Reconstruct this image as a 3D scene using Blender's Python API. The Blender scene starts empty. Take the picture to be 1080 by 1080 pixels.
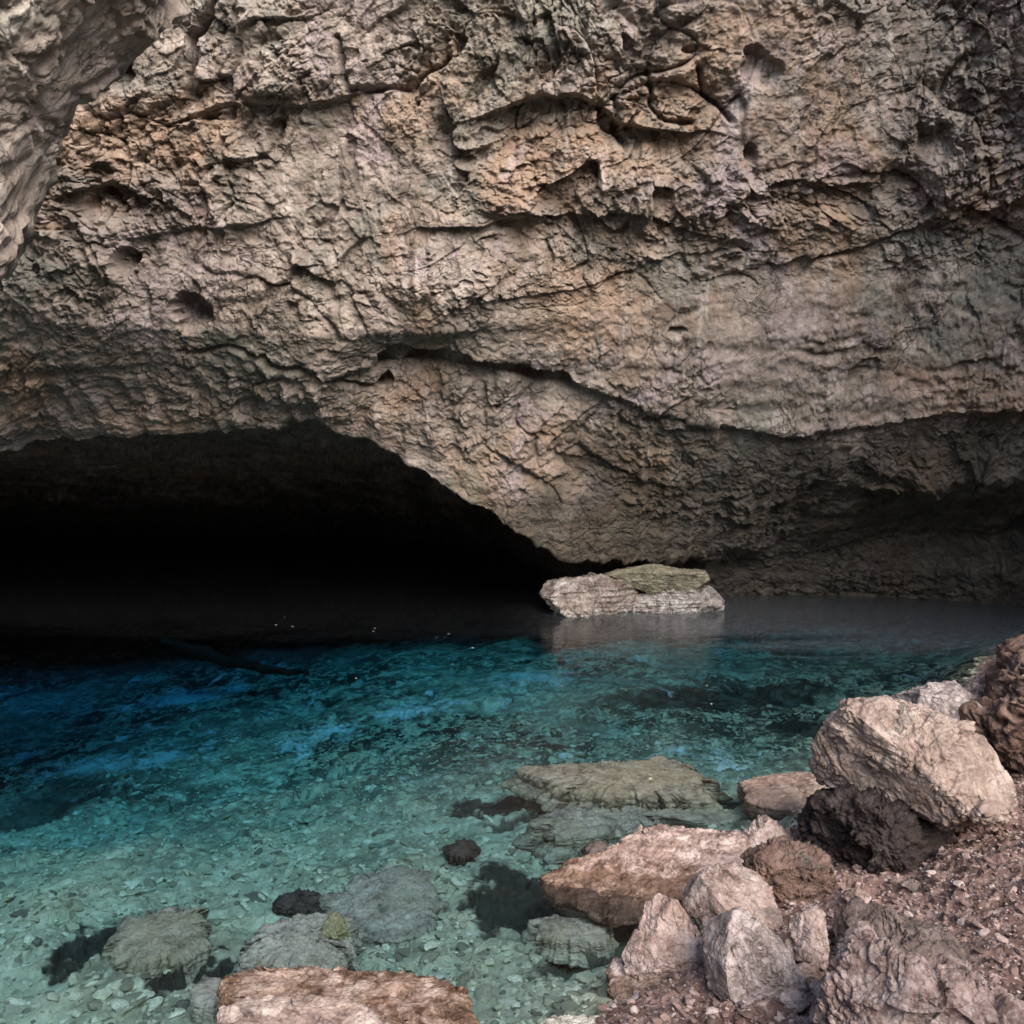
import bpy, bmesh, math, random
import numpy as np

# ------------------------------------------------------------------ basics
scene = bpy.context.scene
COL = scene.collection
CAM_H = 2.5            # lens height above the water
FPX = 935.0            # focal length for a 1080 px square frame
HOR = 500.0            # row of the horizon


def project(px, py, Y):
    return np.array([(px - 540.0) / FPX * Y, Y, CAM_H + (HOR - py) / FPX * Y])


# ------------------------------------------------------------------ numpy noise
_rs = np.random.RandomState(7)
GRAD = _rs.normal(size=(256, 3)).astype(np.float32)
GRAD /= np.linalg.norm(GRAD, axis=1)[:, None]
RND = _rs.rand(65536, 3).astype(np.float32)


def _hash(ix, iy, iz, seed):
    h = (ix.astype(np.uint32) * np.uint32(374761393) + iy.astype(np.uint32) * np.uint32(668265263)
         + iz.astype(np.uint32) * np.uint32(2246822519) + np.uint32((seed * 974711 + 12345) & 0xffffffff))
    h = (h ^ (h >> np.uint32(13))) * np.uint32(1274126177)
    return h ^ (h >> np.uint32(16))


def perlin(p, seed=0):
    p = p.astype(np.float32)
    i = np.floor(p).astype(np.int32)
    f = p - i
    u = f * f * f * (f * (f * 6 - 15) + 10)
    out = np.zeros(len(p), np.float32)
    for dx in (0, 1):
        wx = u[:, 0] if dx else 1 - u[:, 0]
        for dy in (0, 1):
            wy = u[:, 1] if dy else 1 - u[:, 1]
            for dz in (0, 1):
                wz = u[:, 2] if dz else 1 - u[:, 2]
                g = GRAD[_hash(i[:, 0] + dx, i[:, 1] + dy, i[:, 2] + dz, seed) & np.uint32(255)]
                out += wx * wy * wz * (g[:, 0] * (f[:, 0] - dx) + g[:, 1] * (f[:, 1] - dy) + g[:, 2] * (f[:, 2] - dz))
    return out * 1.5


def fbm(p, octaves, seed=0, gain=0.5, lac=2.03):
    out = np.zeros(len(p), np.float32)
    a = 1.0
    q = p.copy()
    for k in range(octaves):
        out += a * perlin(q, seed + k * 17)
        a *= gain
        q = q * lac
    return out


def ridged(p, octaves, seed=0, gain=0.5, lac=2.07):
    out = np.zeros(len(p), np.float32)
    a = 1.0
    q = p.copy()
    for k in range(octaves):
        r = 1 - np.abs(perlin(q, seed + k * 31)) * 1.6
        out += a * r * r
        a *= gain
        q = q * lac
    return out


def cells(p, seed=0):
    """nearest-cell noise: F1, F2, the cell's random triple and the offset from its centre"""
    p = p.astype(np.float32)
    i = np.floor(p).astype(np.int32)
    f = p - i
    n = len(p)
    b1 = np.full(n, 9.0, np.float32)
    b2 = np.full(n, 9.0, np.float32)
    rid = np.zeros(n, np.uint32)
    off = np.zeros((n, 3), np.float32)
    for dx in (-1, 0, 1):
        for dy in (-1, 0, 1):
            for dz in (-1, 0, 1):
                h = _hash(i[:, 0] + dx, i[:, 1] + dy, i[:, 2] + dz, seed) & np.uint32(65535)
                o = f - (RND[h] + np.array([dx, dy, dz], np.float32))
                d = np.einsum('ij,ij->i', o, o)
                m = d < b1
                b2 = np.where(m, b1, np.minimum(b2, d))
                b1 = np.where(m, d, b1)
                rid = np.where(m, h, rid)
                off[m] = o[m]
    return np.sqrt(b1), np.sqrt(b2), RND[(rid * np.uint32(7919)) & np.uint32(65535)], off


def fracture(p, seed=0, warp=0.35):
    """broken-rock relief: each cell is a tilted facet with a step to its neighbours"""
    w = np.stack([perlin(p * 1.3 + 11.3, seed + 1), perlin(p * 1.3 + 47.1, seed + 2), perlin(p * 1.3 + 83.7, seed + 3)], 1)
    f1, f2, r, off = cells(p + w * warp, seed)
    return np.einsum('ij,ij->i', off, r - 0.5) * 1.6 + (r[:, 0] - 0.5) * 0.55, f2 - f1


def vnormals(v, faces):
    n = np.zeros_like(v)
    a, b, c = v[faces[:, 0]], v[faces[:, 1]], v[faces[:, 2]]
    if faces.shape[1] == 4:
        fn = np.cross(c - a, v[faces[:, 3]] - b)
    else:
        fn = np.cross(b - a, c - a)
    for k in range(faces.shape[1]):
        for ax in range(3):
            n[:, ax] += np.bincount(faces[:, k], fn[:, ax], len(v))
    return n / (np.linalg.norm(n, axis=1)[:, None] + 1e-12)


def smoothstep(a, b, x):
    t = np.clip((x - a) / (b - a), 0, 1)
    return t * t * (3 - 2 * t)


def build(name, v, faces, mat, loc=(0, 0, 0), parent=None):
    me = bpy.data.meshes.new(name)
    v = np.asarray(v, np.float32) - np.asarray(loc, np.float32)
    faces = np.asarray(faces, np.int32)
    k = faces.shape[1]
    me.vertices.add(len(v))
    me.vertices.foreach_set('co', v.ravel())
    me.loops.add(faces.size)
    me.loops.foreach_set('vertex_index', faces.ravel())
    me.polygons.add(len(faces))
    me.polygons.foreach_set('loop_start', np.arange(0, faces.size, k, dtype=np.int32))
    me.polygons.foreach_set('use_smooth', np.ones(len(faces), bool))
    me.update(calc_edges=True)
    me.materials.append(mat)
    o = bpy.data.objects.new(name, me)
    COL.objects.link(o)
    o.location = loc
    if parent:
        o.parent = parent
    return o


def grid_faces(nr, nc, wrap=False):
    r = np.arange(nr - 1)[:, None]
    c = np.arange(nc if wrap else nc - 1)[None, :]
    c2 = (c + 1) % nc
    return np.stack([r * nc + c, r * nc + c2, (r + 1) * nc + c2, (r + 1) * nc + c], -1).reshape(-1, 4)


# ------------------------------------------------------------------ materials
class N:
    def __init__(self, name):
        self.m = bpy.data.materials.new(name)
        self.m.use_nodes = True
        self.t = self.m.node_tree
        self.t.nodes.clear()
        self.out = self.n('ShaderNodeOutputMaterial')

    def n(self, typ, **kw):
        x = self.t.nodes.new(typ)
        for k, v in kw.items():
            setattr(x, k, v)
        return x

    def link(self, a, b):
        self.t.links.new(a, b)

    def set(self, sock, v):
        if isinstance(v, bpy.types.NodeSocket):
            self.link(v, sock)
        else:
            sock.default_value = v

    def noise(self, vec, scale, detail=6, rough=0.6, dist=0.0):
        x = self.n('ShaderNodeTexNoise')
        self.set(x.inputs['Vector'], vec)
        x.inputs['Scale'].default_value = scale
        x.inputs['Detail'].default_value = detail
        x.inputs['Roughness'].default_value = rough
        x.inputs['Distortion'].default_value = dist
        return x.outputs['Fac']

    def voro(self, vec, scale, feature='F1', out='Distance', rnd=1.0):
        x = self.n('ShaderNodeTexVoronoi', feature=feature)
        self.set(x.inputs['Vector'], vec)
        x.inputs['Scale'].default_value = scale
        x.inputs['Randomness'].default_value = rnd
        return x.outputs[out]

    def ramp(self, fac, stops, interp='LINEAR'):
        x = self.n('ShaderNodeValToRGB')
        x.color_ramp.interpolation = interp
        e = x.color_ramp.elements
        while len(e) < len(stops):
            e.new(0.5)
        for k, (p, c) in enumerate(stops):
            e[k].position = p
            e[k].color = (c[0], c[1], c[2], 1) if not isinstance(c, (int, float)) else (c, c, c, 1)
        self.link(fac, x.inputs['Fac'])
        return x.outputs['Color']

    def mix(self, fac, a, b, mode='MIX'):
        x = self.n('ShaderNodeMix', data_type='RGBA', blend_type=mode)
        self.set(x.inputs[0], fac)
        self.set(x.inputs[6], a if isinstance(a, bpy.types.NodeSocket) else (*a, 1))
        self.set(x.inputs[7], b if isinstance(b, bpy.types.NodeSocket) else (*b, 1))
        return x.outputs[2]

    def math(self, op, a, b=0.0, c=0.0, clamp=False):
        x = self.n('ShaderNodeMath', operation=op, use_clamp=clamp)
        self.set(x.inputs[0], a)
        self.set(x.inputs[1], b)
        self.set(x.inputs[2], c)
        return x.outputs[0]

    def bump(self, h, strength, dist, normal=None):
        x = self.n('ShaderNodeBump')
        x.inputs['Strength'].default_value = strength
        x.inputs['Distance'].default_value = dist
        self.link(h, x.inputs['Height'])
        if normal is not None:
            self.link(normal, x.inputs['Normal'])
        return x.outputs['Normal']

    def mapping(self, vec, scale=(1, 1, 1), rot=(0, 0, 0), loc=(0, 0, 0)):
        x = self.n('ShaderNodeMapping')
        self.link(vec, x.inputs['Vector'])
        x.inputs['Scale'].default_value = scale
        x.inputs['Rotation'].default_value = rot
        x.inputs['Location'].default_value = loc
        return x.outputs[0]


def rock_material(name, dark, mid, light, stain, size=1.0, bump=1.0, tint=None, tint_amt=0.5, rough=0.85, chips=0.5, wet=False):
    """limestone: three tones mottled at several sizes, blotchy mineral staining, pale chips, pitted bump"""
    m = N(name)
    tc = m.n('ShaderNodeTexCoord').outputs['Object']
    oi = m.n('ShaderNodeObjectInfo').outputs['Random']
    offs = m.n('ShaderNodeVectorMath', operation='ADD')
    sc = m.n('ShaderNodeVectorMath', operation='SCALE')
    sc.inputs[0].default_value = (37.0, 53.0, 71.0)
    m.link(oi, sc.inputs['Scale'])
    m.link(tc, offs.inputs[0])
    m.link(sc.outputs[0], offs.inputs[1])
    v = offs.outputs[0]
    big = m.noise(v, 1.1 / size, 5, 0.6, 0.6)
    medn = m.noise(v, 5.0 / size, 9, 0.68, 0.4)
    fine = m.noise(v, 26.0 / size, 8, 0.7)
    vor = m.voro(v, 18.0 / size)
    c = m.ramp(medn, [(0.33, dark), (0.46, mid), (0.63, light)])
    c = m.mix(m.ramp(big, [(0.42, 0.0), (0.60, 0.85)]), c, m.mix(0.55, c, stain))
    if tint is not None:
        big2 = m.noise(v, 0.7 / size, 4, 0.6, 1.0)
        c = m.mix(m.math('MULTIPLY', m.ramp(big2, [(0.48, 0.0), (0.62, 1.0)]), tint_amt), c, tint)
    c = m.mix(m.math('MULTIPLY', m.ramp(fine, [(0.52, 0.0), (0.66, 1.0)]), chips), c, light)
    c = m.mix(m.math('MULTIPLY', m.ramp(fine, [(0.30, 1.0), (0.44, 0.0)]), 0.55), c, dark)
    ckw = m.n('ShaderNodeVectorMath', operation='ADD')
    nz = m.n('ShaderNodeTexNoise')
    m.link(v, nz.inputs['Vector'])
    nz.inputs['Scale'].default_value = 4.0 / size
    nz.inputs['Detail'].default_value = 5
    nsc = m.n('ShaderNodeVectorMath', operation='SCALE')
    m.link(nz.outputs['Color'], nsc.inputs[0])
    nsc.inputs['Scale'].default_value = 0.45 * size
    m.link(v, ckw.inputs[0])
    m.link(nsc.outputs[0], ckw.inputs[1])
    crk = m.ramp(m.voro(ckw.outputs[0], 4.2 / size, 'DISTANCE_TO_EDGE'), [(0.0, 1.0), (0.035, 0.0)])
    crk = m.math('MULTIPLY', crk, m.ramp(big, [(0.40, 1.0), (0.56, 0.1)]))
    c = m.mix(m.math('MULTIPLY', crk, 0.40), c, tuple(x * 0.6 for x in dark))
    # grey lichen and dark crust in patches
    lic = m.noise(m.mapping(v, loc=(9, 4, 2)), 3.0 / size, 9, 0.72, 1.0)
    c = m.mix(m.ramp(lic, [(0.56, 0.0), (0.63, 0.55)]), c, m.mix(0.5, dark, (0.17, 0.165, 0.145)))
    hs = m.n('ShaderNodeHueSaturation')
    m.link(m.math('MULTIPLY_ADD', oi, 0.5, 0.72), hs.inputs['Saturation'])
    m.link(m.math('MULTIPLY_ADD', m.math('FRACT', m.math('MULTIPLY', oi, 7.3)), 0.36, 0.80), hs.inputs['Value'])
    m.link(c, hs.inputs['Color'])
    c = hs.outputs[0]
    h1 = m.math('ADD', m.math('MULTIPLY', medn, 1.0), m.math('MULTIPLY', fine, 0.45))
    h1 = m.math('ADD', h1, m.math('MULTIPLY', vor, 0.25))
    h1 = m.math('SUBTRACT', h1, m.math('MULTIPLY', crk, 0.35))
    n1 = m.bump(h1, 0.9 * bump, 0.05 * size)
    n2 = m.bump(m.noise(v, 90.0 / size, 5, 0.75), 0.6 * bump, 0.006 * size, n1)
    b = m.n('ShaderNodeBsdfPrincipled')
    b.inputs['Roughness'].default_value = rough
    if wet:                                # splash line: stone soaked by the water it stands in
        sep = m.n('ShaderNodeSeparateXYZ')
        m.link(m.n('ShaderNodeNewGeometry').outputs['Position'], sep.inputs[0])
        h = m.math('ADD', sep.outputs['Z'], m.math('MULTIPLY', m.math('SUBTRACT', medn, 0.5), 0.16))
        wf = m.ramp(h, [(0.05, 1.0), (0.085, 0.0)])
        c = m.mix(wf, c, m.mix(1.0, c, (0.52, 0.45, 0.37), 'MULTIPLY'))
        m.link(m.math('MULTIPLY_ADD', wf, -0.45, rough), b.inputs['Roughness'])
    m.link(c, b.inputs['Base Color'])
    b.inputs['Specular IOR Level'].default_value = 0.25
    m.link(n2, b.inputs['Normal'])
    m.link(b.outputs[0], m.out.inputs['Surface'])
    return m.m


M_SHORE = rock_material('pink_limestone', (0.065, 0.04, 0.033), (0.245, 0.175, 0.147), (0.52, 0.41, 0.36), (0.24, 0.15, 0.11), 0.6, 0.8, wet=True)
M_TAN = rock_material('tan_limestone', (0.085, 0.058, 0.045), (0.235, 0.17, 0.135), (0.44, 0.345, 0.285), (0.23, 0.15, 0.11), 0.7, 0.9)
M_BROWN = rock_material('brown_rock', (0.040, 0.026, 0.021), (0.10, 0.066, 0.053), (0.20, 0.138, 0.112), (0.10, 0.06, 0.045), 0.6, 1.0)
M_DARK = rock_material('dark_shade_rock', (0.010, 0.007, 0.006), (0.026, 0.018, 0.016), (0.06, 0.044, 0.038), (0.024, 0.015, 0.013), 0.5, 1.0, rough=0.6)  # rock blackened to paint the shade under the big boulder
M_JAG = rock_material('jagged_grey_rock', (0.05, 0.032, 0.028), (0.19, 0.13, 0.112), (0.48, 0.385, 0.345), (0.17, 0.10, 0.08), 0.4, 1.2)
M_SLAB = rock_material('layered_slab', (0.07, 0.042, 0.032), (0.24, 0.165, 0.13), (0.46, 0.355, 0.29), (0.25, 0.15, 0.10), 0.5, 0.8, wet=True)
M_GREY = rock_material('grey_drowned_rock', (0.11, 0.095, 0.07), (0.36, 0.325, 0.255), (0.60, 0.56, 0.45), (0.40, 0.35, 0.22), 0.6, 0.8)
M_GREEN = rock_material('green_stained_slab', (0.065, 0.052, 0.037), (0.19, 0.165, 0.11), (0.36, 0.315, 0.225), (0.155, 0.145, 0.08), 1.2, 0.9)
M_ISLET = rock_material('pale_islet_rock', (0.07, 0.052, 0.043), (0.23, 0.185, 0.16), (0.56, 0.50, 0.455), (0.19, 0.14, 0.11), 0.9, 1.0)
M_ALGAE = rock_material('yellow_algae', (0.17, 0.17, 0.08), (0.30, 0.29, 0.15), (0.45, 0.44, 0.27), (0.28, 0.27, 0.13), 0.25, 1.2)


def cave_material(name, bright=1.0):
    m = N(name)
    v = m.n('ShaderNodeTexCoord').outputs['Object']
    big = m.noise(v, 0.35, 5, 0.6, 0.8)
    big2 = m.noise(m.mapping(v, loc=(13, 7, 3)), 0.55, 6, 0.65, 1.2)
    med = m.noise(v, 2.2, 10, 0.68, 0.5)
    fine = m.noise(v, 11.0, 9, 0.72)
    vor = m.voro(v, 7.0)
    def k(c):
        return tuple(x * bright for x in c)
    c = m.ramp(med, [(0.28, k((0.075, 0.06, 0.05))), (0.44, k((0.195, 0.155, 0.126))), (0.56, k((0.29, 0.235, 0.195))), (0.72, k((0.47, 0.395, 0.335)))])
    # mineral staining: rusty ochre, mauve grey and grey green areas
    c = m.mix(m.math('MULTIPLY', m.ramp(big, [(0.50, 0.0), (0.62, 1.0)]), 0.7), c, k((0.30, 0.195, 0.125)))
    c = m.mix(m.math('MULTIPLY', m.ramp(big2, [(0.52, 0.0), (0.64, 1.0)]), 0.6), c, k((0.135, 0.142, 0.118)))
    c = m.mix(m.math('MULTIPLY', m.ramp(big2, [(0.34, 1.0), (0.46, 0.0)]), 0.75), c, k((0.315, 0.25, 0.25)))
    # vertical seepage streaks
    st = m.noise(m.mapping(v, scale=(2.4, 0.5, 0.35)), 1.6, 7, 0.65, 0.3)
    c = m.mix(m.math('MULTIPLY', m.ramp(st, [(0.54, 0.0), (0.66, 1.0)]), 0.5), c, k((0.11, 0.09, 0.065)))
    dr = m.noise(m.mapping(v, scale=(3.4, 0.6, 0.30), loc=(6, 0, 2)), 1.5, 7, 0.68, 0.4)
    c = m.mix(m.math('MULTIPLY', m.ramp(dr, [(0.57, 0.0), (0.66, 1.0)]), 0.5), c, k((0.42, 0.37, 0.34)))
    # hairline cracks full of dirt, some of them open
    wv = m.n('ShaderNodeVectorMath', operation='ADD')
    nz = m.n('ShaderNodeTexNoise')
    m.link(v, nz.inputs['Vector'])
    nz.inputs['Scale'].default_value = 1.7
    nz.inputs['Detail'].default_value = 6
    m.link(v, wv.inputs[0])
    m.link(nz.outputs['Color'], wv.inputs[1])
    ck = m.ramp(m.voro(wv.outputs[0], 0.9, 'DISTANCE_TO_EDGE'), [(0.0, 1.0), (0.022, 0.0)])
    ck2 = m.ramp(m.voro(wv.outputs[0], 2.9, 'DISTANCE_TO_EDGE'), [(0.0, 1.0), (0.035, 0.0)])
    gate = m.ramp(m.noise(m.mapping(v, loc=(5, 3, 9)), 0.8, 4, 0.6), [(0.46, 0.0), (0.58, 1.0)])
    crk = m.math('MULTIPLY', m.math('MAXIMUM', ck, m.math('MULTIPLY', ck2, 0.7)), gate)
    c = m.mix(m.math('MULTIPLY', crk, 0.8), c, k((0.07, 0.055, 0.042)))
    # pale chips and dark pits
    c = m.mix(m.math('MULTIPLY', m.ramp(fine, [(0.55, 0.0), (0.70, 1.0)]), 0.6), c, k((0.47, 0.41, 0.365)))
    c = m.mix(m.math('MULTIPLY', m.ramp(fine, [(0.30, 1.0), (0.42, 0.0)]), 0.6), c, k((0.085, 0.07, 0.055)))
    dm = m.n('ShaderNodeAttribute', attribute_name='damp_shade').outputs['Fac']  # damp stain and painted shade on the low wall
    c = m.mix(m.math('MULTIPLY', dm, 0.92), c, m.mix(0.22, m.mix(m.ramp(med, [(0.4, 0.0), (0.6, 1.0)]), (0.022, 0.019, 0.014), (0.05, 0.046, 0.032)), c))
    h = m.math('ADD', med, m.math('MULTIPLY', fine, 0.5))
    h = m.math('ADD', h, m.math('MULTIPLY', vor, 0.2))
    h = m.math('SUBTRACT', h, m.math('MULTIPLY', crk, 0.5))
    n1 = m.bump(h, 0.75, 0.14)
    n2 = m.bump(m.noise(v, 34.0, 6, 0.75), 0.7, 0.02, n1)
    b = m.n('ShaderNodeBsdfPrincipled')
    m.link(c, b.inputs['Base Color'])
    b.inputs['Roughness'].default_value = 0.9
    b.inputs['Specular IOR Level'].default_value = 0.2
    m.link(n2, b.inputs['Normal'])
    m.link(b.outputs[0], m.out.inputs['Surface'])
    return m.m


M_CAVE = cave_material('cave_limestone')


def ground_material():
    m = N('shore_and_lake_bed')
    geo = m.n('ShaderNodeNewGeometry')
    v = geo.outputs['Position']
    sep = m.n('ShaderNodeSeparateXYZ')
    m.link(v, sep.inputs[0])
    z = sep.outputs['Z']
    big = m.noise(v, 0.55, 6, 0.62, 0.8)
    med = m.noise(v, 3.0, 9, 0.68, 0.6)
    fine = m.noise(v, 22.0, 7, 0.7)
    cellc = m.voro(v, 9.0, out='Color')
    celld = m.voro(v, 9.0)
    # soil of the bank: red brown grit with pale crumbs
    soil = m.ramp(med, [(0.3, (0.05, 0.028, 0.022)), (0.5, (0.14, 0.083, 0.066)), (0.7, (0.26, 0.168, 0.14))])
    soil = m.mix(m.ramp(fine, [(0.52, 0.0), (0.66, 0.8)]), soil, (0.50, 0.38, 0.33))
    # lake bed: pale marl and rubble, dark stones in patches, rock shadows painted dark
    sepc = m.n('ShaderNodeSeparateColor')
    m.link(cellc, sepc.inputs[0])
    bed = m.ramp(sepc.outputs[0], [(0.0, (0.26, 0.265, 0.18)), (0.5, (0.54, 0.55, 0.38)), (1.0, (0.78, 0.79, 0.60))])
    bed = m.mix(m.ramp(celld, [(0.25, 0.0), (0.62, 0.75)]), bed, (0.16, 0.15, 0.11))
    marl = m.ramp(med, [(0.32, (0.36, 0.37, 0.25)), (0.5, (0.60, 0.61, 0.43)), (0.64, (0.78, 0.79, 0.60))])
    bed = m.mix(m.ramp(big, [(0.40, 0.15), (0.58, 0.85)]), bed, marl)
    dk = m.noise(m.mapping(v, scale=(1.0, 0.55, 1.0), rot=(0, 0, 0.35)), 2.3, 8, 0.66, 1.1)
    far = m.n('ShaderNodeMapRange')
    m.link(sep.outputs['Y'], far.inputs['Value'])
    far.inputs['From Min'].default_value = 6.0
    far.inputs['From Max'].default_value = 10.0
    far.inputs['To Min'].default_value = 0.12
    far.inputs['To Max'].default_value = 1.0
    # sunken litter and weed: clusters of many sizes, none over the clean marl flats
    clus = m.ramp(m.noise(m.mapping(v, loc=(31, 8, 0)), 0.38, 3, 0.55, 0.6), [(0.40, 0.0), (0.56, 1.0)])
    dk2 = m.noise(m.mapping(v, scale=(0.6, 1.0, 1.0), rot=(0, 0, -0.5), loc=(4, 4, 0)), 5.5, 7, 0.7, 0.7)
    d1 = m.math('MULTIPLY', m.ramp(dk, [(0.485, 0.0), (0.57, 0.97)]), m.math('MULTIPLY_ADD', clus, 0.6, 0.4))
    d2 = m.math('MULTIPLY', m.ramp(dk2, [(0.485, 0.0), (0.55, 0.95)]), m.math('MULTIPLY_ADD', clus, 0.45, 0.55))
    bed = m.mix(m.math('MULTIPLY', m.math('MAXIMUM', d1, d2), far.outputs[0]), bed, (0.03, 0.03, 0.025))
    pale = m.noise(m.mapping(v, loc=(2, 17, 0)), 1.25, 4, 0.55, 0.8)
    bed = m.mix(m.math('MULTIPLY', m.ramp(pale, [(0.62, 0.0), (0.70, 0.95)]), far.outputs[0]), bed, (0.86, 0.85, 0.80))
    soil = m.mix(m.ramp(m.math('MULTIPLY', sep.outputs['Y'], -0.3), [(0.0, 0.0), (0.9, 1.0)]), soil, m.ramp(med, [(0.3, (0.26, 0.22, 0.18)), (0.6, (0.50, 0.44, 0.37))]))  # unseen ground behind the camera, paled to bounce light onto the ceiling
    bed = m.mix(m.n('ShaderNodeAttribute', attribute_name='sand').outputs['Fac'], bed, (0.88, 0.87, 0.83))
    shade_paint = m.n('ShaderNodeAttribute', attribute_name='shade_paint').outputs['Fac']
    bed = m.mix(m.math('MULTIPLY', shade_paint, 0.95), bed, (0.022, 0.022, 0.018))  # near-black paint for the shadows beside the rocks
    c = m.mix(m.ramp(z, [(0.0, 0.0), (0.06, 1.0)]), bed, soil)
    h = m.math('ADD', m.math('MULTIPLY', med, 0.8), m.math('MULTIPLY', fine, 0.4))
    h = m.math('SUBTRACT', h, m.math('MULTIPLY', celld, 0.5))
    n1 = m.bump(h, 0.9, 0.05)
    b = m.n('ShaderNodeBsdfPrincipled')
    m.link(c, b.inputs['Base Color'])
    b.inputs['Roughness'].default_value = 0.9
    b.inputs['Specular IOR Level'].default_value = 0.2
    m.link(n1, b.inputs['Normal'])
    m.link(b.outputs[0], m.out.inputs['Surface'])
    return m.m


M_GROUND = ground_material()


def water_material():
    m = N('clear_water')
    geo = m.n('ShaderNodeNewGeometry')
    v = geo.outputs['Position']
    sep = m.n('ShaderNodeSeparateXYZ')
    m.link(v, sep.inputs[0])
    w1 = m.noise(m.mapping(v, scale=(1.0, 1.6, 1.0)), 3.2, 3, 0.5, 0.4)
    w2 = m.noise(m.mapping(v, scale=(1.0, 2.0, 1.0), rot=(0, 0, 0.3)), 14.0, 2, 0.5)
    nrm = m.bump(m.math('ADD', w1, m.math('MULTIPLY', w2, 0.25)), 0.20, 0.05)
    fr = m.n('ShaderNodeFresnel')
    fr.inputs['IOR'].default_value = 1.33
    m.link(nrm, fr.inputs['Normal'])
    tr = m.n('ShaderNodeBsdfTransparent')
    gl = m.n('ShaderNodeBsdfGlossy')
    gl.inputs['Roughness'].default_value = 0.03
    m.link(nrm, gl.inputs['Normal'])
    mx = m.n('ShaderNodeMixShader')
    m.link(fr.outputs[0], mx.inputs[0])
    m.link(tr.outputs[0], mx.inputs[1])
    m.link(gl.outputs[0], mx.inputs[2])
    # a thin drifting film of calcite dust on the still far water
    fn = m.noise(m.mapping(v, scale=(0.35, 1.0, 1.0)), 1.1, 7, 0.65, 0.8)
    yy = m.math('ADD', sep.outputs['Y'], m.math('MULTIPLY', m.math('SUBTRACT', fn, 0.5), 6.0))
    yy = m.math('ADD', yy, m.math('MULTIPLY', sep.outputs['X'], 0.12))
    mr = m.n('ShaderNodeMapRange', interpolation_type='SMOOTHSTEP')
    m.link(yy, mr.inputs['Value'])
    mr.inputs['From Min'].default_value = 12.2
    mr.inputs['From Max'].default_value = 14.6
    mr.inputs['To Max'].default_value = 0.13
    fs = m.noise(m.mapping(v, scale=(1.0, 3.0, 1.0)), 5.0, 8, 0.7)
    film = m.math('MULTIPLY', mr.outputs[0], m.ramp(fs, [(0.35, 0.25), (0.65, 1.0)]))
    lx = m.n('ShaderNodeMapRange', interpolation_type='SMOOTHSTEP')
    m.link(sep.outputs['X'], lx.inputs['Value'])
    lx.inputs['To Min'].default_value = 0.07
    lx.inputs['From Min'].default_value = -0.5
    lx.inputs['From Max'].default_value = 3.5
    film = m.math('MULTIPLY', film, lx.outputs[0])
    df = m.n('ShaderNodeBsdfDiffuse')
    df.inputs['Color'].default_value = (0.50, 0.54, 0.58, 1)
    mx2 = m.n('ShaderNodeMixShader')
    m.link(film, mx2.inputs[0])
    m.link(mx.outputs[0], mx2.inputs[1])
    m.link(df.outputs[0], mx2.inputs[2])
    m.link(mx2.outputs[0], m.out.inputs['Surface'])
    va = m.n('ShaderNodeVolumeAbsorption')
    a = np.array([0.60, 0.168, 0.058])
    va.inputs['Density'].default_value = 1.2
    va.inputs['Color'].default_value = (*(1 - a / 1.2), 1)
    m.link(va.outputs[0], m.out.inputs['Volume'])
    return m.m


M_WATER = water_material()

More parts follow.
